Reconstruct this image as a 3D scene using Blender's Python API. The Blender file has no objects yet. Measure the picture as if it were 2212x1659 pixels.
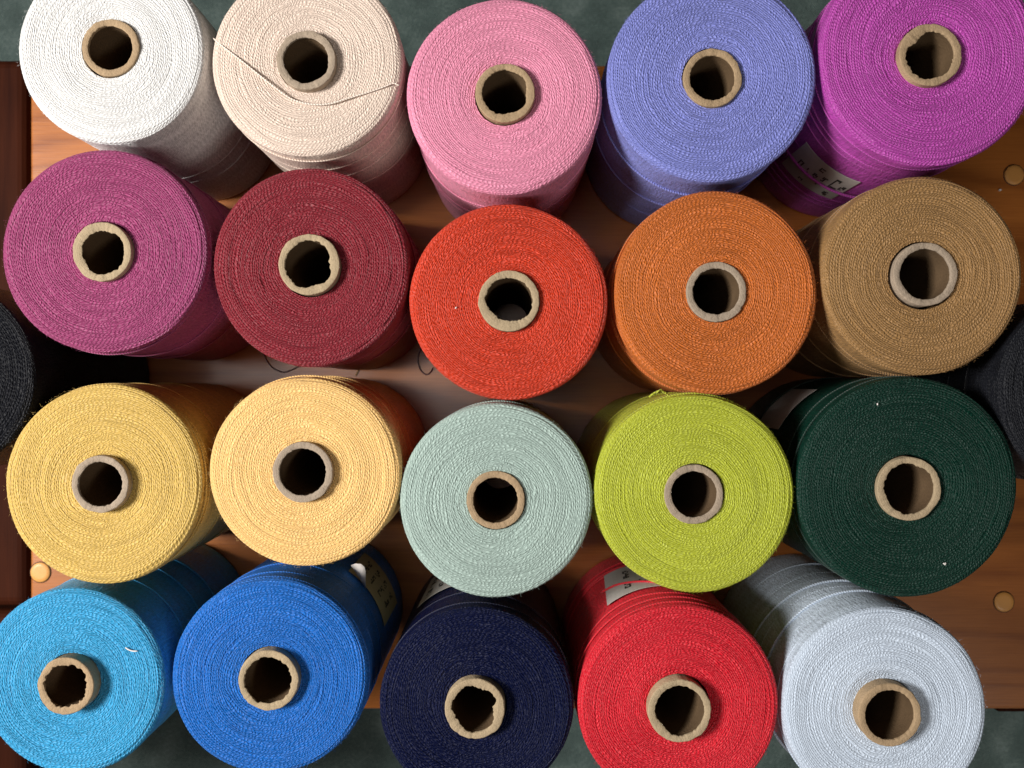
import bpy, math, random
import numpy as np

# ------------------------------------------------------------------ camera, world, lamps, exposure
PI = math.pi
D_TOP = 0.472                     # camera to the plane of the spool tops
H = 0.149                         # spool height
D_TAB = D_TOP + H
F = 1736.0                        # focal length for a picture 2212 wide
K = F / D_TOP                     # picture units per metre at the spool tops

scene = bpy.context.scene
C = scene.collection
cam = bpy.data.cameras.new('camera')
cam.sensor_width = 36.0
cam.lens = F / 2212 * 36.0
cam.clip_start = 0.01
cam.clip_end = 50.0
cam.dof.use_dof = True
cam.dof.focus_distance = D_TOP
cam.dof.aperture_fstop = 9.0
cam_o = bpy.data.objects.new('camera', cam)
cam_o.location = (0, 0, D_TAB)
C.objects.link(cam_o)
scene.camera = cam_o

world = bpy.data.worlds.new('World')
scene.world = world
world.use_nodes = True
wb = world.node_tree.nodes['Background']
wb.inputs['Color'].default_value = (1.0, 0.93, 0.86, 1)
wb.inputs['Strength'].default_value = 0.006


def lamp(name, loc, target, sx, sy, power, color):
    l = bpy.data.lights.new(name, 'AREA')
    l.shape = 'RECTANGLE'
    l.size, l.size_y = sx, sy
    l.energy = power
    l.color = color
    o = bpy.data.objects.new(name, l)
    o.location = loc
    d = [loc[i] - target[i] for i in range(3)]
    n = math.sqrt(sum(v * v for v in d))
    z = [v / n for v in d]
    o.rotation_euler = (math.acos(max(-1, min(1, z[2]))), 0, math.atan2(z[0], -z[1]))
    C.objects.link(o)
    return o


# a lamp hanging to the left of the table, the ceiling light of the room and a weaker one in front on the right
lamp('hanging_lamp', (-1.20, 0.05, 1.13), (-0.10, 0.0, H), 0.42, 0.42, 38.5, (1.0, 0.96, 0.92))
lamp('far_lamp', (0.85, -1.35, 1.75), (0.0, 0.0, H), 0.8, 0.5, 11.5, (1.0, 0.95, 0.90))
lamp('ceiling_lamp', (-0.50, 0.04, 2.2), (-0.50, 0.04, 0), 1.0, 0.20, 3.0, (1.0, 0.90, 0.84))

vs = scene.view_settings
vs.view_transform = 'Standard'
vs.look = 'None'
vs.exposure = 0.0
vs.gamma = 1.0
vs.use_curve_mapping = False


# ------------------------------------------------------------------ helpers
def tops(px, py, z=H):
    """picture point (2212 x 1659) at height z -> world x, y"""
    k = F / (D_TAB - z)
    return (px - 1106.0) / k, (829.5 - py) / k


def lin(c):
    c = c / 255.0
    return c / 12.92 if c <= 0.04045 else ((c + 0.055) / 1.055) ** 2.4


def rgb(r, g, b, k=1.0):
    return (lin(r) * k, lin(g) * k, lin(b) * k, 1.0)


class NT:
    def __init__(self, name):
        self.m = bpy.data.materials.new(name)
        self.m.use_nodes = True
        self.t = self.m.node_tree
        self.b = self.t.nodes['Principled BSDF']

    def n(self, kind, **kw):
        nd = self.t.nodes.new(kind)
        for a, v in kw.items():
            setattr(nd, a, v)
        return nd

    def link(self, a, b):
        self.t.links.new(a, b)

    def put(self, sock, v):
        if isinstance(v, bpy.types.NodeSocket):
            self.link(v, sock)
        else:
            sock.default_value = v

    def math(self, op, a, b=None, c=None, clamp=False):
        nd = self.n('ShaderNodeMath', operation=op)
        nd.use_clamp = clamp
        self.put(nd.inputs[0], a)
        if b is not None:
            self.put(nd.inputs[1], b)
        if c is not None:
            self.put(nd.inputs[2], c)
        return nd.outputs[0]

    def mix(self, fac, a, b, mode='MIX'):
        nd = self.n('ShaderNodeMix', data_type='RGBA', blend_type=mode)
        self.put(nd.inputs[0], fac)
        self.put(nd.inputs[6], a)
        self.put(nd.inputs[7], b)
        return nd.outputs[2]

    def noise(self, vec, scale, detail=2.0, rough=0.5, dim='3D'):
        nd = self.n('ShaderNodeTexNoise', noise_dimensions=dim)
        if vec is not None:
            self.put(nd.inputs['Vector'], vec)
        nd.inputs['Scale'].default_value = scale
        nd.inputs['Detail'].default_value = detail
        nd.inputs['Roughness'].default_value = rough
        return nd.outputs[0]

    def comb(self, x, y, z):
        nd = self.n('ShaderNodeCombineXYZ')
        self.put(nd.inputs[0], x)
        self.put(nd.inputs[1], y)
        self.put(nd.inputs[2], z)
        return nd.outputs[0]

    def ramp(self, fac, stops):
        nd = self.n('ShaderNodeValToRGB')
        self.put(nd.inputs[0], fac)
        e = nd.color_ramp.elements
        while len(e) < len(stops):
            e.new(0.5)
        for i, (p, c) in enumerate(stops):
            e[i].position = p
            e[i].color = c
        return nd.outputs[0]

    def bump(self, h, strength, dist):
        nd = self.n('ShaderNodeBump')
        nd.inputs['Strength'].default_value = strength
        nd.inputs['Distance'].default_value = dist
        self.put(nd.inputs['Height'], h)
        self.link(nd.outputs[0], self.b.inputs['Normal'])

    def p(self, **kw):
        for a, v in kw.items():
            self.put(self.b.inputs[a.replace('_', ' ')], v)


SLANT = 0.55


def lum(c):
    return 0.25 * c[0] + 0.6 * c[1] + 0.15 * c[2]


def yarn_material(name, col, seed, rin_mm, r_mm, gloss=0.35, speck=0.0, PITCH=1.2, PLY=2.4):
    """wound cotton: UV.x = turns round the axis, UV.y = strand count"""
    M = NT(name)
    uv = M.n('ShaderNodeUVMap', uv_map='UVMap')
    sep = M.n('ShaderNodeSeparateXYZ')
    M.link(uv.outputs[0], sep.inputs[0])
    U, P = sep.outputs[0], sep.outputs[1]
    k = M.math('FLOOR', P)
    f = M.math('FRACT', P)
    rk = M.math('MINIMUM', M.math('MULTIPLY_ADD', k, PITCH, rin_mm), r_mm)
    arc = M.math('MULTIPLY', M.math('MULTIPLY', rk, 2 * PI), U)
    wn = M.n('ShaderNodeTexWhiteNoise', noise_dimensions='1D')
    M.link(M.math('ADD', k, seed * 17.3), wn.inputs['W'])
    h1 = wn.outputs[0]
    at = M.n('ShaderNodeAttribute', attribute_name='wobble')
    t = M.math('ADD', M.math('MULTIPLY', arc, 1.0 / PLY), M.math('MULTIPLY', f, SLANT))
    t = M.math('ADD', t, M.math('FRACT', M.math('MULTIPLY', M.math('SINE', M.math('MULTIPLY', k, 12.9898)), 47.31)))
    t = M.math('ADD', t, at.outputs['Fac'])
    tw = M.math('MULTIPLY_ADD', M.math('SINE', M.math('MULTIPLY', t, 2 * PI)), 0.5, 0.5)
    sp = M.math('POWER', M.math('SINE', M.math('MULTIPLY', f, PI)), 0.6)
    fib = M.noise(M.comb(M.math('MULTIPLY', arc, 0.9), M.math('MULTIPLY', P, 3.2), seed * 3.1), 1.0, 2.0)
    fuzz = M.noise(M.comb(M.math('MULTIPLY', arc, 2.2), M.math('MULTIPLY', P, 3.0), seed * 1.7), 1.0, 2.0)
    grain = M.math('MULTIPLY', M.math('POWER', tw, 1.5), sp)
    hgt = M.math('ADD', M.math('MULTIPLY', sp, 0.35), M.math('MULTIPLY', grain, 0.95))
    hgt = M.math('ADD', hgt, M.math('MULTIPLY', fuzz, 0.7))
    tc = M.n('ShaderNodeTexCoord')
    nz = M.n('ShaderNodeSeparateXYZ')
    M.link(tc.outputs['Normal'], nz.inputs[0])
    side = M.math('SUBTRACT', 1.0, M.math('ABSOLUTE', nz.outputs[2]), clamp=True)
    mott = M.noise(tc.outputs['Object'], 520.0, 3.0, 0.65)
    so = M.n('ShaderNodeSeparateXYZ')
    M.link(tc.outputs['Object'], so.inputs[0])
    zc = M.math('MULTIPLY', so.outputs[2], 1000.0 / 1.5)
    uc = M.math('MULTIPLY', U, 26.0)
    jig = M.math('MULTIPLY', M.noise(tc.outputs['Object'], 160.0, 2.0), 1.6)
    la = M.math('ABSOLUTE', M.math('SINE', M.math('MULTIPLY', M.math('ADD', M.math('ADD', zc, uc), jig), PI)))
    lb = M.math('ABSOLUTE', M.math('SINE', M.math('MULTIPLY', M.math('SUBTRACT', M.math('ADD', zc, jig), uc), PI)))
    pick = M.math('GREATER_THAN', M.noise(tc.outputs['Object'], 210.0, 1.0), 0.5)
    cross = M.math('ADD', M.math('MULTIPLY', la, pick), M.math('MULTIPLY', lb, M.math('SUBTRACT', 1.0, pick)))
    sidefac = M.math('GREATER_THAN', side, 0.8)
    zmm = M.math('MULTIPLY', so.outputs[2], 1000.0)
    amm = M.math('MULTIPLY', U, 2 * PI * r_mm)
    tuft = M.noise(M.comb(M.math('MULTIPLY', amm, 0.55), M.math('MULTIPLY', zmm, 0.16), seed), 1.0, 3.0, 0.7)
    band = M.noise(M.comb(M.math('MULTIPLY', amm, 0.018), M.math('MULTIPLY', zmm, 0.20), seed * 2.0), 1.0, 2.0)
    mott = M.math('ADD', M.math('MULTIPLY', tuft, 0.95), M.math('MULTIPLY', band, 0.55))
    mott = M.math('ADD', M.math('SUBTRACT', mott, 0.25), M.math('MULTIPLY', M.math('SUBTRACT', cross, 0.6), 0.2))
    hgt = M.math('ADD', M.math('MULTIPLY', hgt, M.math('MULTIPLY_ADD', sidefac, -0.7, 1.0)), M.math('MULTIPLY', M.math('MULTIPLY', mott, side), 3.2))
    M.bump(hgt, 0.75 if lum(col) > 0.35 else 1.0, 0.00042)
    # heathered fibres; grain also paints the shade of gaps between flecks into the colour
    big = M.noise(tc.outputs['Object'], 38.0, 3.0)
    v = M.math('ADD', M.math('MULTIPLY', fib, 0.52), M.math('MULTIPLY', grain, 0.36))
    v = M.math('ADD', v, M.math('MULTIPLY', h1, 0.10))
    v = M.math('ADD', v, M.math('MULTIPLY', big, 0.20))
    v = M.math('ADD', v, 1.0 - 0.5 * 1.02)
    v = M.math('ADD', v, M.math('MULTIPLY', M.math('SUBTRACT', mott, 0.5), M.math('MULTIPLY', side, 1.05)))
    hsv = M.n('ShaderNodeHueSaturation')
    hsv.inputs['Color'].default_value = col
    M.link(v, hsv.inputs['Value'])
    M.link(M.math('MULTIPLY_ADD', fib, -0.22, 1.10), hsv.inputs['Saturation'])
    out = hsv.outputs[0]
    if speck:
        s = M.math('GREATER_THAN', fib, 0.64)
        out = M.mix(M.math('MULTIPLY', s, speck), out, (0.30, 0.33, 0.34, 1))
    tan = M.n('ShaderNodeTangent', direction_type='UV_MAP', uv_map='UVMap')
    M.p(Base_Color=out, Roughness=0.46, Specular_IOR_Level=gloss, Anisotropic=0.85,
        Sheen_Weight=(0.16 if min(col[:3]) > 0.15 else 0.06) if max(col[:3]) > 0.1 else 0.0, Sheen_Roughness=0.45, Tangent=tan.outputs[0])
    M.b.inputs['Sheen Tint'].default_value = tuple(min(1, 0.4 + c * 0.6) for c in col[:3]) + (1,)
    return M.m


def thread_material(name, col):
    """single plied thread: UV.x = round the thread, UV.y = length in mm"""
    M = NT(name)
    uv = M.n('ShaderNodeUVMap', uv_map='UVMap')
    sep = M.n('ShaderNodeSeparateXYZ')
    M.link(uv.outputs[0], sep.inputs[0])
    t = M.math('ADD', M.math('MULTIPLY', sep.outputs[1], 1 / 1.7), sep.outputs[0])
    tw = M.math('ABSOLUTE', M.math('SINE', M.math('MULTIPLY', t, PI)))
    fib = M.noise(M.comb(M.math('MULTIPLY', sep.outputs[0], 6.0), M.math('MULTIPLY', sep.outputs[1], 1.2), 0.0), 1.0)
    M.bump(M.math('ADD', tw, M.math('MULTIPLY', fib, 0.6)), 1.0, 0.0003)
    v = M.math('MULTIPLY_ADD', fib, 0.5, 0.75)
    hsv = M.n('ShaderNodeHueSaturation')
    hsv.inputs['Color'].default_value = col
    M.link(v, hsv.inputs['Value'])
    M.p(Base_Color=hsv.outputs[0], Roughness=0.6, Specular_IOR_Level=0.3, Sheen_Weight=0.3)
    return M.m


def card_material(name, col):
    M = NT(name)
    tc = M.n('ShaderNodeTexCoord')
    a = M.noise(tc.outputs['Object'], 900.0, 3.0)
    b = M.noise(tc.outputs['Object'], 90.0, 3.0)
    v = M.math('ADD', M.math('MULTIPLY_ADD', a, 0.42, 0.55), M.math('MULTIPLY', b, 0.46))
    hsv = M.n('ShaderNodeHueSaturation')
    hsv.inputs['Color'].default_value = col
    M.link(v, hsv.inputs['Value'])
    sp = M.n('ShaderNodeSeparateXYZ')
    M.link(tc.outputs['Object'], sp.inputs[0])
    rad = M.math('SQRT', M.math('ADD', M.math('POWER', sp.outputs[0], 2.0), M.math('POWER', sp.outputs[1], 2.0)))
    ply = M.noise(M.comb(M.math('MULTIPLY', rad, 2600.0), 0.0, 0.0), 1.0, 1.0)
    M.bump(M.math('ADD', M.math('ADD', a, b), M.math('MULTIPLY', ply, 0.8)), 0.8, 0.0005)
    M.p(Base_Color=hsv.outputs[0], Roughness=0.85, Specular_IOR_Level=0.2)
    return M.m


def paper_material(name, col):
    M = NT(name)
    tc = M.n('ShaderNodeTexCoord')
    a = M.noise(tc.outputs['Object'], 260.0, 4.0)
    hsv = M.n('ShaderNodeHueSaturation')
    hsv.inputs['Color'].default_value = col
    M.link(M.math('MULTIPLY_ADD', a, 0.25, 0.875), hsv.inputs['Value'])
    M.bump(a, 0.3, 0.0003)
    M.p(Base_Color=hsv.outputs[0], Roughness=0.7, Specular_IOR_Level=0.3)
    return M.m


def wood_material(name, light, dark, gloss, coat, scale=1.0, axis=0, spec=0.45):
    M = NT(name)
    tc = M.n('ShaderNodeTexCoord')
    sep = M.n('ShaderNodeSeparateXYZ')
    M.link(tc.outputs['Object'], sep.inputs[0])
    x, y = sep.outputs[axis], sep.outputs[1 - axis]
    base = M.comb(M.math('MULTIPLY', x, 3.0), M.math('MULTIPLY', y, 22.0), sep.outputs[2])
    warp = M.noise(base, 0.6 * scale, 2.0)
    rings = M.math('SINE', M.math('ADD', M.math('MULTIPLY', y, 190.0 * scale), M.math('MULTIPLY', warp, 34.0)))
    rings = M.math('POWER', M.math('MULTIPLY_ADD', rings, 0.5, 0.5), 3.0)
    pore = M.noise(M.comb(M.math('MULTIPLY', x, 28.0), M.math('MULTIPLY', y, 900.0), 0.0), scale, 3.0, 0.6)
    blot = M.noise(M.comb(M.math('MULTIPLY', x, 8.0), M.math('MULTIPLY', y, 16.0), 0.3), scale, 3.0)
    fac = M.math('ADD', M.math('MULTIPLY', rings, 0.17), M.math('MULTIPLY', pore, 0.46))
    fac = M.math('ADD', fac, M.math('MULTIPLY', blot, 0.62))
    col = M.ramp(fac, [(0.28, light), (0.60, tuple(0.5 * (a + b) for a, b in zip(light, dark))), (0.92, dark)])
    M.bump(M.math('ADD', pore, M.math('MULTIPLY', rings, 0.4)), 0.25, 0.0004)
    M.p(Base_Color=col, Roughness=gloss, Specular_IOR_Level=spec, Coat_Weight=coat, Coat_Roughness=0.2)
    return M.m


def obj(name, verts, faces, mat, parent=None, uv=None, smooth=True):
    me = bpy.data.meshes.new(name)
    verts = np.asarray(verts, dtype=np.float32)
    if isinstance(faces, np.ndarray):
        nq = len(faces)
        me.vertices.add(len(verts))
        me.vertices.foreach_set('co', verts.ravel())
        me.loops.add(nq * 4)
        me.loops.foreach_set('vertex_index', faces.astype(np.int32).ravel())
        me.polygons.add(nq)
        me.polygons.foreach_set('loop_start', np.arange(0, nq * 4, 4, dtype=np.int32))
        me.update(calc_edges=True)
    else:
        me.from_pydata([tuple(map(float, v)) for v in verts], [], faces)
    if uv is not None:
        me.uv_layers.new(name='UVMap')
        me.uv_layers[0].data.foreach_set('uv', np.asarray(uv, dtype=np.float32).ravel())
    if smooth:
        me.polygons.foreach_set('use_smooth', np.ones(len(me.polygons), dtype=bool))
    me.materials.append(mat)
    me.validate()
    o = bpy.data.objects.new(name, me)
    o.parent = parent
    C.objects.link(o)
    return o


def tag(o, label=None, cat=None, group=None, kind=None):
    for k, v in (('label', label), ('category', cat), ('group', group), ('kind', kind)):
        if v:
            o[k] = v
    return o


def empty(name, loc):
    o = bpy.data.objects.new(name, None)
    o.empty_display_size = 0.02
    o.location = loc
    C.objects.link(o)
    return o


def grid_faces(nr, na, wrap=True):
    """quads for nr rings of na points"""
    i = np.arange(nr - 1)[:, None]
    j = np.arange(na if wrap else na - 1)[None, :]
    j2 = (j + 1) % na
    a = i * na + j
    b = i * na + j2
    return np.stack([a, b, b + na, a + na], axis=-1).reshape(-1, 4)


def box(name, lo, hi, mat, parent=None, bevel=0.0, seg=2):
    x0, y0, z0 = lo
    x1, y1, z1 = hi
    v = [(x0, y0, z0), (x1, y0, z0), (x1, y1, z0), (x0, y1, z0), (x0, y0, z1), (x1, y0, z1), (x1, y1, z1), (x0, y1, z1)]
    f = [(0, 3, 2, 1), (4, 5, 6, 7), (0, 1, 5, 4), (1, 2, 6, 5), (2, 3, 7, 6), (3, 0, 4, 7)]
    o = obj(name, v, f, mat, parent, smooth=False)
    if bevel:
        md = o.modifiers.new('bevel', 'BEVEL')
        md.width = bevel
        md.segments = seg
        md.limit_method = 'ANGLE'
    return o


class Noise:
    """value noise, periodic in the first axis"""
    def __init__(self, seed):
        self.r = np.random.RandomState(seed)

    def __call__(self, turns, v, ft, fv):
        nv = int(np.max(v) * fv) + 3
        g = self.r.rand(ft, nv)
        a = (turns % 1.0) * ft
        b = np.maximum(v, 0) * fv
        i, j = np.floor(a).astype(int), np.floor(b).astype(int)
        fa, fb = a - i, b - j
        fa, fb = fa * fa * (3 - 2 * fa), fb * fb * (3 - 2 * fb)
        i0, i1 = i % ft, (i + 1) % ft
        j0, j1 = np.clip(j, 0, nv - 1), np.clip(j + 1, 0, nv - 1)
        return ((g[i0, j0] * (1 - fa) + g[i1, j0] * fa) * (1 - fb)
                + (g[i0, j1] * (1 - fa) + g[i1, j1] * fa) * fb) - 0.5


# ------------------------------------------------------------------ floor, table, bench
M = NT('carpet')
tc = M.n('ShaderNodeTexCoord')
n1 = M.noise(tc.outputs['Object'], 330.0, 5.0, 0.85)
n2 = M.noise(tc.outputs['Object'], 26.0, 3.0)
cc = M.ramp(M.math('ADD', M.math('MULTIPLY', n1, 0.7), M.math('MULTIPLY', n2, 0.35)),
            [(0.32, (0.022, 0.040, 0.038, 1)), (0.52, (0.085, 0.135, 0.122, 1)), (0.74, (0.29, 0.37, 0.345, 1))])
M.bump(n1, 1.0, 0.004)
M.p(Base_Color=cc, Roughness=0.95, Specular_IOR_Level=0.1, Sheen_Weight=0.2)
Z_FLOOR = -0.40
fl = obj('carpet_floor', [(-2, -2, Z_FLOOR), (2, -2, Z_FLOOR), (2, 2, Z_FLOOR), (-2, 2, Z_FLOOR)], [(0, 1, 2, 3)], M.m)
tag(fl, kind='structure', label='dark green carpet under the table')

wood = wood_material('varnished_pine', (0.58, 0.200, 0.038, 1), (0.20, 0.050, 0.009, 1), 0.38, 0.95, spec=0.32)
red_wood = wood_material('red_stained_wood', (0.050, 0.0125, 0.0050, 1), (0.014, 0.0035, 0.0022, 1), 0.6, 0.0, axis=1, spec=0.03)
plug_wood = wood_material('plug_wood', (0.80, 0.39, 0.10, 1), (0.54, 0.23, 0.055, 1), 0.5, 0.1, scale=2.4)

TX0, TX1 = -0.3725, 0.404
TY0, TY1 = -0.2515, 0.2465
table = empty('wooden_table', (0, 0, Z_FLOOR))
tag(table, 'low orange brown varnished wooden table carrying the yarn spools', 'table')
zt = -Z_FLOOR
box('table_top', (TX0, TY0, zt - 0.026), (TX1, TY1, zt), wood, table, 0.0025, 3)
box('end_batten', (0.378, TY0 - 0.0042, zt - 0.034), (TX1 + 0.003, TY1 + 0.003, zt - 0.0045), red_wood, table, 0.002)
for x0, y0, x1, y1 in ((TX0 + 0.03, TY0 + 0.03, TX1 - 0.03, TY0 + 0.05), (TX0 + 0.03, TY1 - 0.05, TX1 - 0.03, TY1 - 0.03)):
    box('apron', (x0, y0, zt - 0.086), (x1, y1, zt - 0.0265), wood, table, 0.002)
for x in (TX0 + 0.012, TX1 - 0.07):
    for y in (TY0 + 0.052, TY1 - 0.092):
        box('leg', (x, y, 0.0), (x + 0.04, y + 0.04, zt - 0.0265), wood, table, 0.003)


def plug(px, py, rot):
    x, y = tops(px, py, 0.0)
    r, na = 0.0076, 40
    prof = [(0.0, 0.0012), (r * 0.6, 0.0012), (r * 0.94, 0.0011), (r, 0.0006), (r, -0.004)]
    v = []
    for rr, z in prof:
        for j in range(na):
            a = 2 * PI * j / na
            v.append((rr * math.cos(a), rr * math.sin(a), z))
    o = obj('plug', v, grid_faces(len(prof), na)[:, ::-1], plug_wood, table)
    o.location = (x, y, zt)
    o.rotation_euler = (0, 0, rot)
    shade_v = []  # flat dark ring standing in for the shaded gap round the plug
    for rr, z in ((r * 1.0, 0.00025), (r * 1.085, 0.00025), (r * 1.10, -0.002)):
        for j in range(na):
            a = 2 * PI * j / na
            shade_v.append((rr * math.cos(a), rr * math.sin(a), z))
    obj('gap_shade_ring', shade_v, grid_faces(3, na)[:, ::-1], gap_shade, o)


gap_shade = NT('painted_gap_shade')
gap_shade.p(Base_Color=(0.045, 0.016, 0.006, 1), Roughness=0.7)  # shade of the plug gap, put in as a dark colour
gap_shade = gap_shade.m
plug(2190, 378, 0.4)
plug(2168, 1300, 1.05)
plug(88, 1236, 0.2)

bench = empty('dark_bench', (0, 0, Z_FLOOR))
tag(bench, 'dark reddish brown wooden bench beyond the left end of the table', 'bench')
zb = zt - 0.006
bx1 = TX0 - 0.0055
box('plank', (bx1 - 0.30, -0.1745, zb - 0.03), (bx1, 0.2545, zb), red_wood, bench, 0.008, 4)
box('plank', (bx1 - 0.30, -0.3900, zb - 0.03), (bx1, -0.1775, zb), red_wood, bench, 0.008, 4)
for x in (bx1 - 0.28, bx1 - 0.06):
    for y in (-0.36, 0.20):
        box('leg', (x, y, 0.0), (x + 0.04, y + 0.04, zb - 0.0305), red_wood, bench, 0.003)


# ------------------------------------------------------------------ spools
card_warm = card_material('kraft_card', (0.40, 0.285, 0.17, 1))
card_pale = card_material('pale_kraft_card', (0.42, 0.325, 0.205, 1))
card_grey = card_material('grey_card', (0.37, 0.295, 0.22, 1))
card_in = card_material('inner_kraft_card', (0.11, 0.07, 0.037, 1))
paper = paper_material('label_paper', (0.52, 0.49, 0.46, 1))
paper_old = paper_material('yellowed_label_paper', (0.50, 0.40, 0.24, 1))
ink = NT('print_ink')
ink.p(Base_Color=(0.03, 0.027, 0.025, 1), Roughness=0.7)
ink = ink.m
white_lint = paper_material('white_fibre', (0.80, 0.76, 0.72, 1))


def make_yarn(t, R, rin, h, seed, mat, dip, na=440, soft=1.0, PITCH=1.2, PLY=2.4):
    """wound package: end face built strand by strand, rounded shoulder, side, foot"""
    rng = random.Random(seed)
    N = Noise(seed)
    p = PITCH / 1000.0
    er = 0.0028
    gr = []                                   # profile r, z, nr, nz, amplitude
    step = p / 3.6
    r_ = rin
    while r_ < R - er:
        q = (r_ - rin) / (R - rin)
        z = h - dip * max(0.0, 1 - q / 0.45) ** 2 - 0.0007 * max(0.0, (q - 0.8) / 0.2) ** 2
        gr.append((r_, z, 0.0, 1.0, 1.0))
        r_ += step
    zs = h - 0.0007 - er
    for i in range(0, 9):
        a = PI / 2 * (1 - i / 8)
        gr.append((R - er + er * math.cos(a), zs + er * math.sin(a), math.cos(a), math.sin(a), 0.9))
    ns = 15
    for i in range(1, ns + 1):
        z = zs + (er - zs) * (i / ns)
        gr.append((R, z, 1.0, 0.0, 0.35))
    for i in range(1, 5):
        a = -PI / 2 * i / 4
        gr.append((R - er + er * math.cos(a), er + er * math.sin(a) * 0.98, math.cos(a), math.sin(a), 0.1))
    gr.append((rin, 0.0001, 0, -1, 0.0))
    gr.append((rin, h - dip - 0.0004, -1, 0, 0.0))
    g = np.array(gr)
    s = np.concatenate([[0], np.cumsum(np.hypot(np.diff(g[:, 0]), np.diff(g[:, 1])))])
    turns = (np.arange(na) / na)[None, :] + np.zeros((len(g), 1))
    S = s[:, None] + np.zeros((1, na))
    mm = S * 1000
    # strands wander: cross winding turns back at the face, so no line stays concentric
    warp = 2.3 * N(turns, mm, 5, 0.07) + 1.3 * N(turns, mm, 13, 0.25) + 0.5 * N(turns, mm, 34, 0.55) + 0.22 * N(turns, mm, 80, 0.8)
    phase = S / p + turns + warp
    f = phase - np.floor(phase)
    kk = np.floor(phase)
    sp = np.abs(np.sin(PI * f)) ** 0.7
    wob = 1.8 * N(turns, mm, 21, 0.35) + 1.2 * N(turns, mm, 60, 1.1)
    arc = np.minimum(kk * PITCH + rin * 1000, R * 1000) * 2 * PI * turns
    tt = arc / PLY + f * SLANT + (np.sin(kk * 12.9898) * 47.31) % 1.0 + wob
    tw = 0.5 + 0.5 * np.sin(2 * PI * tt)
    seg = N(turns + (kk.astype(int) % 7) * 0.13, kk + 8, 24, 1.0)
    lay = N(turns + (kk.astype(int) % 5) * 0.21, kk + 8, 7, 1.0)
    hgt = 0.00030 * sp * (1 + 0.9 * seg) + 0.00018 * tw * sp + 0.00026 * seg - 0.00085 * np.clip(lay - 0.12, 0, 1) * 2
    low = 0.0016 * N(turns, mm, 6, 0.05) + 0.0010 * N(turns, mm, 3, 0.12)
    amp = g[:, 4][:, None]
    disp = soft * hgt * amp + low * np.clip(amp, 0, 0.8)
    disp[:, :] *= (amp > 0)
    rr = g[:, 0][:, None] + disp * g[:, 2][:, None]
    zz = g[:, 1][:, None] + disp * g[:, 3][:, None]
    oval = 1 + 0.006 * np.cos(2 * (turns * 2 * PI) + seed)
    big = np.clip((rr - rin) / (R - rin), 0, 1)
    rr = rr * (1 + (oval - 1) * big)
    zz = np.maximum(zz, 0.00005)
    th = turns * 2 * PI
    v = np.stack([rr * np.cos(th), rr * np.sin(th), zz], axis=-1).reshape(-1, 3)
    fc = grid_faces(len(g), na)[:, ::-1]
    ii = np.repeat(np.arange(len(g) - 1), na)
    jj = np.tile(np.arange(na), len(g) - 1)
    ph2 = np.concatenate([phase, phase[:, :1] + 1.0], axis=1)
    u0, u1 = jj / na, (jj + 1) / na
    quad = np.stack([np.stack([u0, ph2[ii, jj]], -1), np.stack([u1, ph2[ii, jj + 1]], -1),
                     np.stack([u1, ph2[ii + 1, jj + 1]], -1), np.stack([u0, ph2[ii + 1, jj]], -1)], axis=1)
    o = obj('yarn', v, fc, mat, t, uv=quad[:, ::-1].reshape(-1, 2))
    o.data.attributes.new('wobble', 'FLOAT', 'POINT').data.foreach_set('value', wob.astype(np.float32).ravel())
    return o


def make_core(t, ro, ri, h, off, tilt, seed, rough, mat):
    """cardboard tube with a torn or clean mouth; the inside is a part of its own"""
    N = Noise(seed + 500)
    na = 220
    turns = np.arange(na) / na
    th = turns * 2 * PI
    z0 = np.zeros(na)
    def chip(ft, pw):
        q = 2 * N(turns, z0, ft, 1)
        return np.sign(q) * np.abs(q) ** pw
    torn = rough * (-0.0038 * np.abs(chip(5, 3.2)) + 0.0005 * chip(15, 1.6) + 0.0006 * chip(44, 1.6) + 0.0004 * chip(75, 1.2)) + 0.0002 * chip(60, 1.0)
    wear = 0.0005 * chip(23, 1.5) + 0.0007 * rough * chip(9, 1.5) + 0.0003 * chip(60, 1.0)
    lip = ri + torn
    rings = [(ro + z0, z0 + 0.0002), (ro + z0, z0 + h - 0.0012), (ro + wear * 0.5, h - 0.0004 + wear * 0.4),
             (ro - 0.0003 + wear * 0.5, h - 0.0001 + wear * 0.3), (ro - 0.0007 + wear * 0.4, h + wear * 0.3), (0.5 * (ro + lip), h + 0.4 * wear),
             (lip + 0.0004, h + wear * 0.4), (lip, h - 0.0003 + wear * 0.5), (np.maximum(lip, ri) + 0.0002, h - 0.0022 + z0)]
    v = np.concatenate([np.stack([r * np.cos(th), r * np.sin(th), z + z0], -1) for r, z in rings])
    o = obj('core', v, grid_faces(len(rings), na), mat, t)
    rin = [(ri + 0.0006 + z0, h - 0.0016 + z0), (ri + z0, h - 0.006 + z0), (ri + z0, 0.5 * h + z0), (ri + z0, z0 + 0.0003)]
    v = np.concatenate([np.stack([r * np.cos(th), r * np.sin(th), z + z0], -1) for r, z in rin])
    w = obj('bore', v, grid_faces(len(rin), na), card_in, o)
    o.location = (off[0], off[1], 0.0)
    o.rotation_euler = (tilt[0], tilt[1], 0)
    return o


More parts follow.
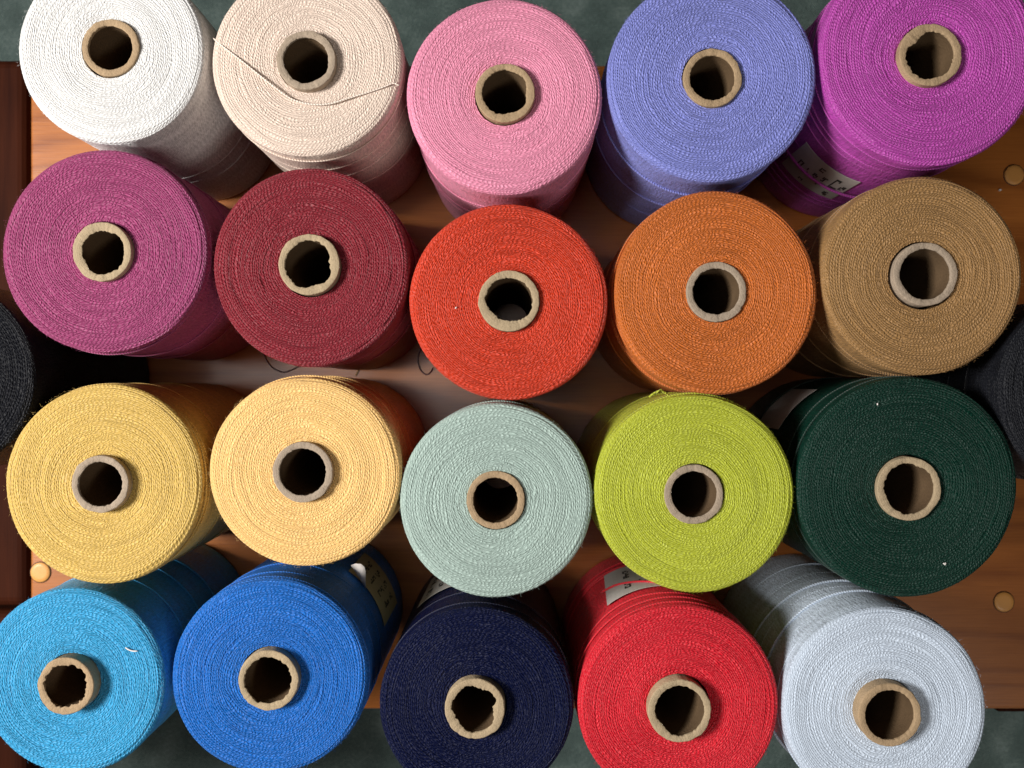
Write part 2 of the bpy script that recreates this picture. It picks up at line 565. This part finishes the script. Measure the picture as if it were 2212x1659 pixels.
def make_fuzz(t, R, h, seed, mat, n=320):
    """stray fibres standing off the shoulder and the side"""
    g = np.random.RandomState(seed + 900)
    a = g.rand(n) * 2 * PI
    top = g.rand(n) < 0.55
    z = np.where(top, h - 0.003 * g.rand(n), h * (0.35 + 0.63 * g.rand(n)))
    L = 0.0007 + 0.0018 * g.rand(n) ** 3
    P = np.stack([(R - 0.0003) * np.cos(a), (R - 0.0003) * np.sin(a), z], -1)
    out = np.stack([np.cos(a), np.sin(a), 0 * a], -1)
    tan = np.stack([-np.sin(a), np.cos(a), 0 * a], -1)
    up = np.array([0, 0, 1.0])
    d = out * (0.5 + 0.6 * g.rand(n))[:, None] + tan * (1.8 * g.randn(n))[:, None] + up * (0.3 * g.randn(n))[:, None]
    d /= np.linalg.norm(d, axis=1)[:, None]
    d2 = d + 0.7 * tan * g.randn(n)[:, None] + 0.35 * out
    d2 /= np.linalg.norm(d2, axis=1)[:, None]
    w = np.cross(d, up)
    w /= np.linalg.norm(w, axis=1)[:, None] + 1e-9
    w *= 0.000035
    m = P + d * (L * 0.5)[:, None]
    e = m + d2 * (L * 0.5)[:, None]
    v = np.stack([P - w, P + w, m + w * 0.8, m - w * 0.8, e + w * 0.3, e - w * 0.3], 1).reshape(-1, 3)
    b = (np.arange(n) * 6)[:, None]
    f = np.concatenate([b + np.array([[0, 1, 2, 3]]), b + np.array([[3, 2, 4, 5]])])
    o = obj('fuzz', v, f, mat, t)
    o['kind'] = 'stuff'
    return o


def sweep(name, pts, r, mat, parent, ns=7):
    """round thread along points"""
    P = np.array(pts, dtype=float)
    T = np.gradient(P, axis=0)
    T /= np.linalg.norm(T, axis=1)[:, None] + 1e-12
    up = np.array([0.13, 0.21, 1.0])
    A = np.cross(T, up)
    A /= np.linalg.norm(A, axis=1)[:, None] + 1e-12
    B = np.cross(A, T)
    L = np.concatenate([[0], np.cumsum(np.linalg.norm(np.diff(P, axis=0), axis=1))]) * 1000
    rad = np.full(len(P), r)
    rad[0] = rad[-1] = r * 0.35
    v, uvv = [], []
    for j in range(ns):
        a = 2 * PI * j / ns
        v.append(P + rad[:, None] * (A * math.cos(a) + B * math.sin(a)))
    v = np.stack(v, axis=1).reshape(-1, 3)
    fc = grid_faces(len(P), ns)
    ii = np.repeat(np.arange(len(P) - 1), ns)
    jj = np.tile(np.arange(ns), len(P) - 1)
    q = np.stack([np.stack([jj / ns, L[ii]], -1), np.stack([(jj + 1) / ns, L[ii]], -1),
                  np.stack([(jj + 1) / ns, L[ii + 1]], -1), np.stack([jj / ns, L[ii + 1]], -1)], 1)
    return obj(name, v, fc, mat, parent, uv=q.reshape(-1, 2))


def smooth_path(pts, n):
    """Catmull-Rom through pts"""
    P = np.array(pts, dtype=float)
    P = np.vstack([2 * P[0] - P[1], P, 2 * P[-1] - P[-2]])
    out = []
    m = len(P) - 3
    for i in range(m):
        for t in np.linspace(0, 1, n, endpoint=(i == m - 1)):
            a, b, c, d = P[i:i + 4]
            out.append(0.5 * (2 * b + (c - a) * t + (2 * a - 5 * b + 4 * c - d) * t * t + (3 * b - a - 3 * c + d) * t ** 3))
    return np.array(out)


def wrap(t, R, h, depth, amp, az, mat, a0=0.0, a1=360.0, r=0.0005, seed=0):
    """a strand lying round the side: depth below the top, rising and falling by amp"""
    N = Noise(seed * 7 + int(depth * 10) + 3)
    n = max(12, int((a1 - a0) / 2.5))
    a = np.radians(np.linspace(a0, a1, n))
    tr = a / (2 * PI)
    z = h - depth / 1000.0 + amp / 1000.0 * np.cos(a - math.radians(az)) + 0.0016 * N(tr, 0 * tr, 11, 1)
    rr = R + 0.00015 + 0.0009 * N(tr, 0 * tr, 9, 1) + (r - 0.0005)
    z = np.clip(z, 0.002, h - 0.004)
    return sweep('loose_thread', np.stack([rr * np.cos(a), rr * np.sin(a), z], -1), r, mat, t)


def patch(name, R, h, a0, a1, d0, d1, mat, parent, lift, thick, skew=0.0, nu=16, nv=8, curl=0.0):
    """sheet of paper laid on the side: world angles a0..a1 (deg), depth d0..d1 (mm) below the top"""
    top, bot = [], []
    for i in range(nv):
        for j in range(nu):
            u, w = j / (nu - 1), i / (nv - 1)
            a = math.radians(a0 + (a1 - a0) * u + skew * w)
            z = h - (d0 + (d1 - d0) * w) / 1000.0
            l = lift + curl * max(0.0, 1 - w * 4) * max(0.0, 1 - u * 4)
            for lst, ex in ((top, thick), (bot, 0.0)):
                lst.append(((R + l + ex) * math.cos(a), (R + l + ex) * math.sin(a), z))
    n = nu * nv
    f = []
    for i in range(nv - 1):
        for j in range(nu - 1):
            q = [i * nu + j, i * nu + j + 1, (i + 1) * nu + j + 1, (i + 1) * nu + j]
            f.append(tuple(q))
            f.append(tuple(n + k for k in reversed(q)))
    rim = [j for j in range(nu)] + [i * nu + nu - 1 for i in range(1, nv)] + \
          [(nv - 1) * nu + j for j in range(nu - 2, -1, -1)] + [i * nu for i in range(nv - 2, 0, -1)]
    for a, b in zip(rim, rim[1:] + rim[:1]):
        f.append((b, a, a + n, b + n))
    return obj(name, top + bot, f, mat, parent, smooth=False)


def printing(R, h, a0, a1, d0, d1, marks, parent, lift, skew=0.0):
    """worn, unreadable print: little strokes (u, w, du, dw) in label space"""
    v, f = [], []
    for u, w, du, dw in marks:
        b = len(v)
        for ex in (0.0, 0.00012):
            for uu, ww in ((u, w), (u + du, w), (u + du, w + dw), (u, w + dw)):
                a = math.radians(a0 + (a1 - a0) * uu + skew * ww)
                z = h - (d0 + (d1 - d0) * ww) / 1000.0
                v.append(((R + lift + ex) * math.cos(a), (R + lift + ex) * math.sin(a), z))
        f += [(b + 4, b + 5, b + 6, b + 7), (b, b + 1, b + 5, b + 4), (b + 1, b + 2, b + 6, b + 5),
              (b + 2, b + 3, b + 7, b + 6), (b + 3, b, b + 4, b + 7)]
    return obj('print', v, f, ink, parent, smooth=False)


def glyphs(u, w, nu, nw, du, dw, rng):
    """one blurred character: a cell of broken strokes"""
    out = []
    for i in range(nu):
        for j in range(nw):
            if rng.random() < 0.62:
                out.append((u + du * i / nu, w + dw * j / nw, du / nu * 0.8, dw / nw * 0.8))
    return out


G = 'yarn spools standing on the table'
S = {}


def spool(key, desc, cx, cy, rpx, tx, ty, tpx, col, prot, rough=0.5, card=None, dip=1.5, seed=1, gloss=0.35,
          wraps=(), gap=0.3, speck=0.0, h=H + 0.003, na=440, bore=None):
    x, y = (cx - 1106) / K, (829.5 - cy) / K
    R = rpx / K - 0.0003
    t = empty('yarn_spool', (x, y, 0.0))
    tag(t, desc, 'yarn spool', G)
    kp = F / (D_TAB - h - prot / 1000.0)
    ro = tpx / kp
    ri = (bore if bore else tpx - 14.2) / kp
    rin = ro + gap / 1000.0
    pitch, ply = 1.08 + 0.34 * ((seed * 0.377) % 1.0), 2.0 + 0.9 * ((seed * 0.611) % 1.0)
    mat = yarn_material(key + '_yarn', col, seed, rin * 1000, R * 1000, gloss, speck, pitch, ply)
    # where the mouth of the tube shows, and how far the tube leans to get there
    ox, oy = (tx - 1106) / kp - x, (829.5 - ty) / kp - y
    ox, oy = max(-0.0016, min(0.0016, ox)), max(-0.0016, min(0.0016, oy))
    yo = make_yarn(t, R, rin, h, seed * 13 + 5, mat, dip / 1000.0, na, (0.45 if lum(col) > 0.35 else 0.60) * (0.8 + 0.4 * ((seed * 0.271) % 1.0)), pitch, ply)
    yo.rotation_euler = (0, 0, seed * 1.7)
    make_core(t, ro, ri, h + prot / 1000.0, (ox * 0.5, oy * 0.5), (0.0, 0.0), seed, rough, card or card_warm)
    tm = thread_material(key + '_thread', col)
    make_fuzz(t, R, h, seed, tm)
    for wr in wraps:
        wrap(t, R, h, *wr[:3], tm, *(wr[3:6] if len(wr) > 3 else ()), seed=seed)
    S[key] = (t, R, h, tm, x, y)
    return t


g = 1.0
# back row
spool('white', 'white yarn spool at the top left, beside the dark bench', 243, 110, 202, 241, 101, 62, (0.73, 0.73, 0.72, 1), 1.2, 0.15,
      card_warm, 0.8, 1, wraps=((88, 5, 300), (95, 4, 290), (99, 4, 310), (104, 6, 280), (118, 5, 200)))
spool('cream', 'pale cream peach yarn spool with a loose thread across its top', 665, 137, 205, 664, 135, 64, (0.74, 0.60, 0.50, 1), 4.0, 0.25,
      card_grey, 0.8, 2, wraps=((12, 2, 270), (34, 4, 300), (52, 3, 320), (80, 6, 250)))
spool('pink', 'candy pink yarn spool in the middle of the back row', 1090, 210, 211, 1093, 198, 64, (0.73, 0.255, 0.385, 1), 3.0, 0.5,
      card_warm, 1.4, 3, wraps=((44, 4, 270), (52, 5, 240), (75, 4, 300), (92, 5, 200)))
spool('periwinkle', 'periwinkle blue yarn spool between the pink and magenta spools', 1535, 171, 224, 1540, 172, 63, (0.21, 0.24, 0.63, 1), 1.5, 0.4,
      card_warm, 1.2, 4, wraps=((38, 7, 200, 0, 360, .00075), (74, 5, 220, 0, 360, .0007), (110, 4, 210)))
spool('magenta', 'bright magenta purple yarn spool with a white label, top right', 2003, 122, 236, 2008, 124, 67, (0.47, 0.062, 0.40, 1), 2.0, 0.9,
      card_warm, 2.2, 5, gloss=0.5, wraps=((14, 3, 230), (26, 3, 250), (33, 5, 210), (42, 4, 240), (68, 4, 225), (104, 3, 240), (113, 4, 200), (121, 3, 230), (130, 4, 240)))
# second row
spool('orchid', 'dusty orchid purple pink yarn spool at the left of the second row', 229, 544, 221, 221, 546, 64, (0.315, 0.050, 0.150, 1), 2.5, 0.6,
      card_pale, 1.6, 6, wraps=((9, 2, 0), (50, 5, 330), (80, 4, 10)))
spool('cranberry', 'cranberry dark red yarn spool between the orchid and coral spools', 673, 577, 213, 667, 569, 66, (0.225, 0.0165, 0.028, 1), 3.5, 0.6,
      card_pale, 1.4, 7, wraps=((30, 4, 300), (66, 4, 310)))
spool('coral', 'vivid orange red yarn spool at the centre of the second row', 1100, 652, 213, 1099, 650, 66, (0.60, 0.044, 0.014, 1), 2.5, 0.8,
      card_pale, 1.2, 8, wraps=((40, 4, 90),))
spool('orange', 'burnt orange yarn spool between the coral and tan spools', 1545, 632, 220, 1547, 630, 65, (0.56, 0.143, 0.023, 1), 1.0, 0.3,
      card_grey, 1.3, 9, wraps=((11, 2, 220), (24, 3, 230), (31, 3, 210), (70, 4, 190)))
spool('tan', 'tan brown yarn spool at the right end of the second row', 1990, 596, 215, 2002, 590, 69, (0.34, 0.19, 0.070, 1), 0.5, 0.15,
      card_grey, 2.6, 10, gap=1.3, wraps=((22, 4, 190), (30, 5, 200), (58, 4, 230), (90, 5, 180)))
# third row
spool('yellow', 'golden yellow yarn spool at the left of the third row', 228, 1043, 215, 221, 1045, 62, (0.61, 0.41, 0.105, 1), 5.0, 0.2,
      card_grey, 0.9, 11, wraps=((8, 2, 20), (13, 2, 0), (45, 5, 30), (85, 5, 0)))
spool('apricot', 'pale apricot yellow yarn spool between the golden and sage spools', 659, 1018, 207, 655, 1019, 65, (0.82, 0.515, 0.185, 1), 3.5, 0.15,
      card_grey, 0.9, 12, wraps=((9, 2, 20), (40, 4, 30), (60, 5, 0)))
spool('sage', 'pale sage green yarn spool in front of the coral spool', 1072, 1079.5, 209, 1070, 1079, 63, (0.35, 0.46, 0.415, 1), 1.0, 0.2,
      card_warm, 0.8, 13, wraps=((50, 4, 90),))
spool('lime', 'lime green yarn spool between the sage and dark green spools', 1498, 1065, 215, 1497, 1069, 64, (0.42, 0.47, 0.036, 1), 1.0, 0.15,
      card_grey, 0.9, 14, wraps=((9, 2, 140), (22, 3, 150), (60, 4, 160)))
spool('green', 'dark bottle green yarn spool at the right of the third row', 1957, 1051, 237, 1964, 1060, 69, (0.0032, 0.030, 0.0195, 1), 1.5, 0.7,
      card_pale, 2.2, 15, gloss=0.28, speck=0.07, wraps=((14, 3, 150), (30, 4, 200), (110, 4, 170)))
# front row
spool('sky', 'sky blue yarn spool with a tall cardboard core, bottom left', 160, 1468, 200, 150, 1482, 61, (0.036, 0.33, 0.62, 1), 7.5, 0.95,
      card_warm, 1.2, 16, wraps=((40, 5, 30), (70, 4, 0), (100, 5, 60)))
spool('royal', 'royal blue yarn spool in front of the apricot spool', 586, 1459, 211, 581, 1471, 65, (0.005, 0.135, 0.53, 1), 4.8, 0.6,
      card_pale, 1.6, 17, wraps=((7, 2, 60), (22, 3, 80), (45, 4, 60)))
spool('navy', 'navy blue yarn spool in the middle of the front row', 1030, 1520, 210, 1023, 1530, 65, (0.0030, 0.0056, 0.033, 1), 5.5, 0.8,
      card_pale, 1.6, 18, gloss=0.18, wraps=((16, 3, 90), (40, 3, 70)))
spool('red', 'bright red yarn spool with a white label, between navy and pale blue', 1464, 1520, 217, 1465, 1538, 68, (0.66, 0.0125, 0.028, 1), 6.5, 0.5,
      card_pale, 1.4, 19, wraps=((8, 2, 120), (20, 3, 110), (33, 4, 100), (108, 4, 130), (116, 4, 110), (126, 4, 120)))
spool('pale_blue', 'pale icy blue yarn spool with a tall core, bottom right', 1907, 1530, 220, 1920, 1544, 68, (0.57, 0.665, 0.79, 1), 7.5, 0.1,
      card_warm, 0.9, 20, wraps=((13, 3, 130), (44, 10, 150, 0, 360, .0008), (54, 3, 100), (80, 17, 110, 0, 360, .0009), (92, 9, 170), (119, 6, 130)))
# half hidden at the edges
spool('charcoal', 'charcoal black yarn spool cut off by the left edge of the picture', -134, 814, 212, -134, 814, 64, (0.0055, 0.006, 0.009, 1), 2.0, 0.3,
      card_warm, 1.2, 21, gloss=0.15, speck=0.03, na=240)
spool('slate', 'dark slate grey yarn spool cut off by the right edge of the picture', 2364, 848, 212, 2364, 848, 64, (0.011, 0.012, 0.016, 1), 2.0, 0.3,
      card_warm, 1.2, 22, gloss=0.2, speck=0.08, na=240, wraps=((40, 4, 180), (60, 4, 190)))

# ---- labels on the sides (picture angles run clockwise, world angles the other way)
rng = random.Random(4)


def add_label(key, a0, a1, d0, d1, mat, marks, skew=0.0, lift=0.0011):
    t, R, h, tm, x, y = S[key]
    lb = patch('label', R, h, a0, a1, d0, d1, mat, t, lift, 0.0002, skew)
    if marks:
        printing(R, h, a0, a1, d0, d1, marks, lb, lift + 0.00026, skew)
    return lb


# magenta: six short lines running down the side, a long hooked stroke on the fifth
mk = []
for u, spans in ((0.15, ((0.42, 0.20),)), (0.29, ((0.40, 0.12), (0.55, 0.13))), (0.34, ((0.80, 0.12),)), (0.44, ((0.16, 0.13), (0.42, 0.20))),
                 (0.58, ((0.36, 0.17), (0.60, 0.13))), (0.88, ((0.36, 0.18),)), (0.78, ((0.78, 0.16),))):
    for w, dw in spans:
        mk += glyphs(u, w, 3, max(2, int(dw * 26)), 0.085, dw, rng)
mk += [(0.735, 0.20, 0.022, 0.44), (0.757, 0.20, 0.06, 0.06), (0.80, 0.26, 0.02, 0.05), (0.765, 0.52, 0.10, 0.05), (0.70, 0.58, 0.05, 0.05)]
add_label('magenta', -146, -107, 49.5, 97, paper, mk)
t, R, h, tm, x, y = S['magenta']
wrap(t, R + 0.0016, h, 79, 2, -120, tm, -175, -70, 0.0010, 9)
mk = []
for u in (0.30, 0.52, 0.74):
    mk += glyphs(u, 0.14 + 0.1 * u, 3, 4, 0.10, 0.16, rng) + glyphs(u, 0.52, 3, 6, 0.10, 0.30, rng)
add_label('red', -232, -276, 41, 104, paper, mk, -6)
t, R, h, tm, x, y = S['red']
a = [(128, 70), (118, 66), (108, 58), (99, 50), (92, 42), (84, 37)]
sweep('loose_thread', smooth_path([((R + 0.0022) * math.cos(math.radians(p)), (R + 0.0022) * math.sin(math.radians(p)), h - d / 1000) for p, d in a], 8), 0.0007, tm, t)
mk = []
for u in (0.16, 0.42, 0.68):
    for w in (0.20, 0.48, 0.70):
        mk += glyphs(u, w, 3, 4, 0.13, 0.17, rng)
add_label('navy', -224, -258, 60, 125, paper, mk, -4)
mk = []
for u in (0.14, 0.34, 0.54, 0.74):
    mk += glyphs(u, 0.22 + 0.1 * rng.random(), 3, 7, 0.10, 0.30, rng) + glyphs(u, 0.62, 3, 5, 0.10, 0.20, rng)
add_label('royal', 55, 11, 62, 119, paper_old, mk)
add_label('green', -208, -240, 55, 100, paper, [])

# curled white corner of the blue spool's label
t, R, h, tm, x, y = S['royal']
edge = [(763, 1229, .0885), (758, 1221, .0900), (768, 1217, .0945), (780, 1218, .0975), (787, 1224, .0985), (790, 1233, .0985),
        (790, 1250, .0965), (790, 1272, .0900), (782, 1260, .0885), (773, 1245, .0880)]
mid = (778, 1236, .0950)
vv = []
for ex in (0.0003, 0.0):
    for a_, b_, z_ in edge + [mid]:
        px, py = tops(a_, b_, z_)
        vv.append((px - x, py - y, z_ + ex))
n = len(edge) + 1
ff = []
for i in range(n - 1):
    j = (i + 1) % (n - 1)
    ff += [(j, i, n - 1), (n + i, n + j, 2 * n - 1), (i, j, n + j, n + i)]
obj('label_corner', vv, ff, white_lint, t)

# ---- loose ends
t, R, h, tm, x, y = S['cream']
pts = [(130, 300), (200, 360), (330, 460), (480, 580), (620, 690), (750, 780), (900, 820), (1050, 815), (1200, 770), (1350, 725), (1480, 680), (1545, 655), (1590, 672)]
rr = random.Random(8)
path = []
for i, (a, b) in enumerate(pts):
    z = h + 0.0012 + 0.0002 * rr.random() - (0.0035 if i == 0 else 0.0008 if i == 1 else 0)
    px, py = tops(425 + a / 3.64, b / 3.64, z)
    path.append((px - x, py - y, z))
sweep('loose_thread', smooth_path(path, 9), 0.00052, thread_material('cream_tail', (0.84, 0.72, 0.62, 1)), t)


def tail(key, pts, col=None, r=0.0005):
    t, R, h, tm, x, y = S[key]
    mat = thread_material(key + '_tail', col) if col else tm
    path = []
    for a, b, z in pts:
        px, py = tops(a, b, z)
        path.append((px - x, py - y, z))
    sweep('loose_thread', smooth_path(path, 8), r, mat, t)


mar = (0.085, 0.012, 0.012, 1)
tail('cranberry', [(566, 752, .004), (571, 767, .0008), (579, 783, .0006), (593, 797, .0006), (612, 804, .0006), (628, 800, .0006), (645, 792, .0006), (667, 789, .0008), (690, 786, .003)], mar)
tail('cranberry', [(770, 790, .002), (774, 797, .0008), (772, 805, .0006), (768, 812, .0006)], (0.35, 0.20, 0.06, 1), 0.0006)
tail('coral', [(910, 752, .004), (904, 768, .0007), (904, 786, .0006), (910, 801, .0006), (920, 809, .0006), (929, 805, .0006), (936, 794, .002)], mar)

tail('lime', [(1402, 858, .142), (1412, 850, .143), (1424, 845, .1425), (1436, 848, .142), (1446, 856, .141)], None, 0.0007)
tail('lime', [(1416, 853, .141), (1421, 846, .144), (1427, 842, .1435), (1433, 846, .1425)], None, 0.0005)


# ---- lint
def lint(px, py, z, shape, label, r=0.0005):
    x, y = tops(px, py, z)
    path = [(a / 1000, b / 1000, c / 1000) for a, b, c in shape]
    o = sweep('lint', smooth_path(path, 5), r, white_lint, None)
    o.location = (x, y, z)
    tag(o, label, 'lint')


lint(475, 2302 / 1.646, H + 0.0042, [(0, 0, 0), (2.2, -1.2, .3), (4.6, -2.0, .2), (7.2, -2.1, .1)][0:4], 'short curved white fibre on the sky blue spool', 0.00042)
bpy.data.objects['lint'].location.x = tops(278, 1396, H)[0]
lint(2160, 411, 0.0006, [(-1, 0, 0), (0, .3, .2), (1, 0, 0)], 'white lint speck on the table below the right wooden plug', 0.0008)
lint(1895, 873, H + 0.0038, [(0, .6, 0), (.1, 0, .2), (0, -.6, 0)], 'tiny pale speck at the back of the dark green spool', 0.0004)
lint(2040, 1218, H + 0.0038, [(-.8, .4, 0), (0, 0, .3), (.7, .5, .1), (.2, -.8, 0)], 'pale crumb of lint at the front of the dark green spool', 0.0004)
lint(985, 665, H + 0.0038, [(-.5, -.4, 0), (0, 0, .2), (.3, .6, 0)], 'pale speck of lint on the orange red spool', 0.0004)
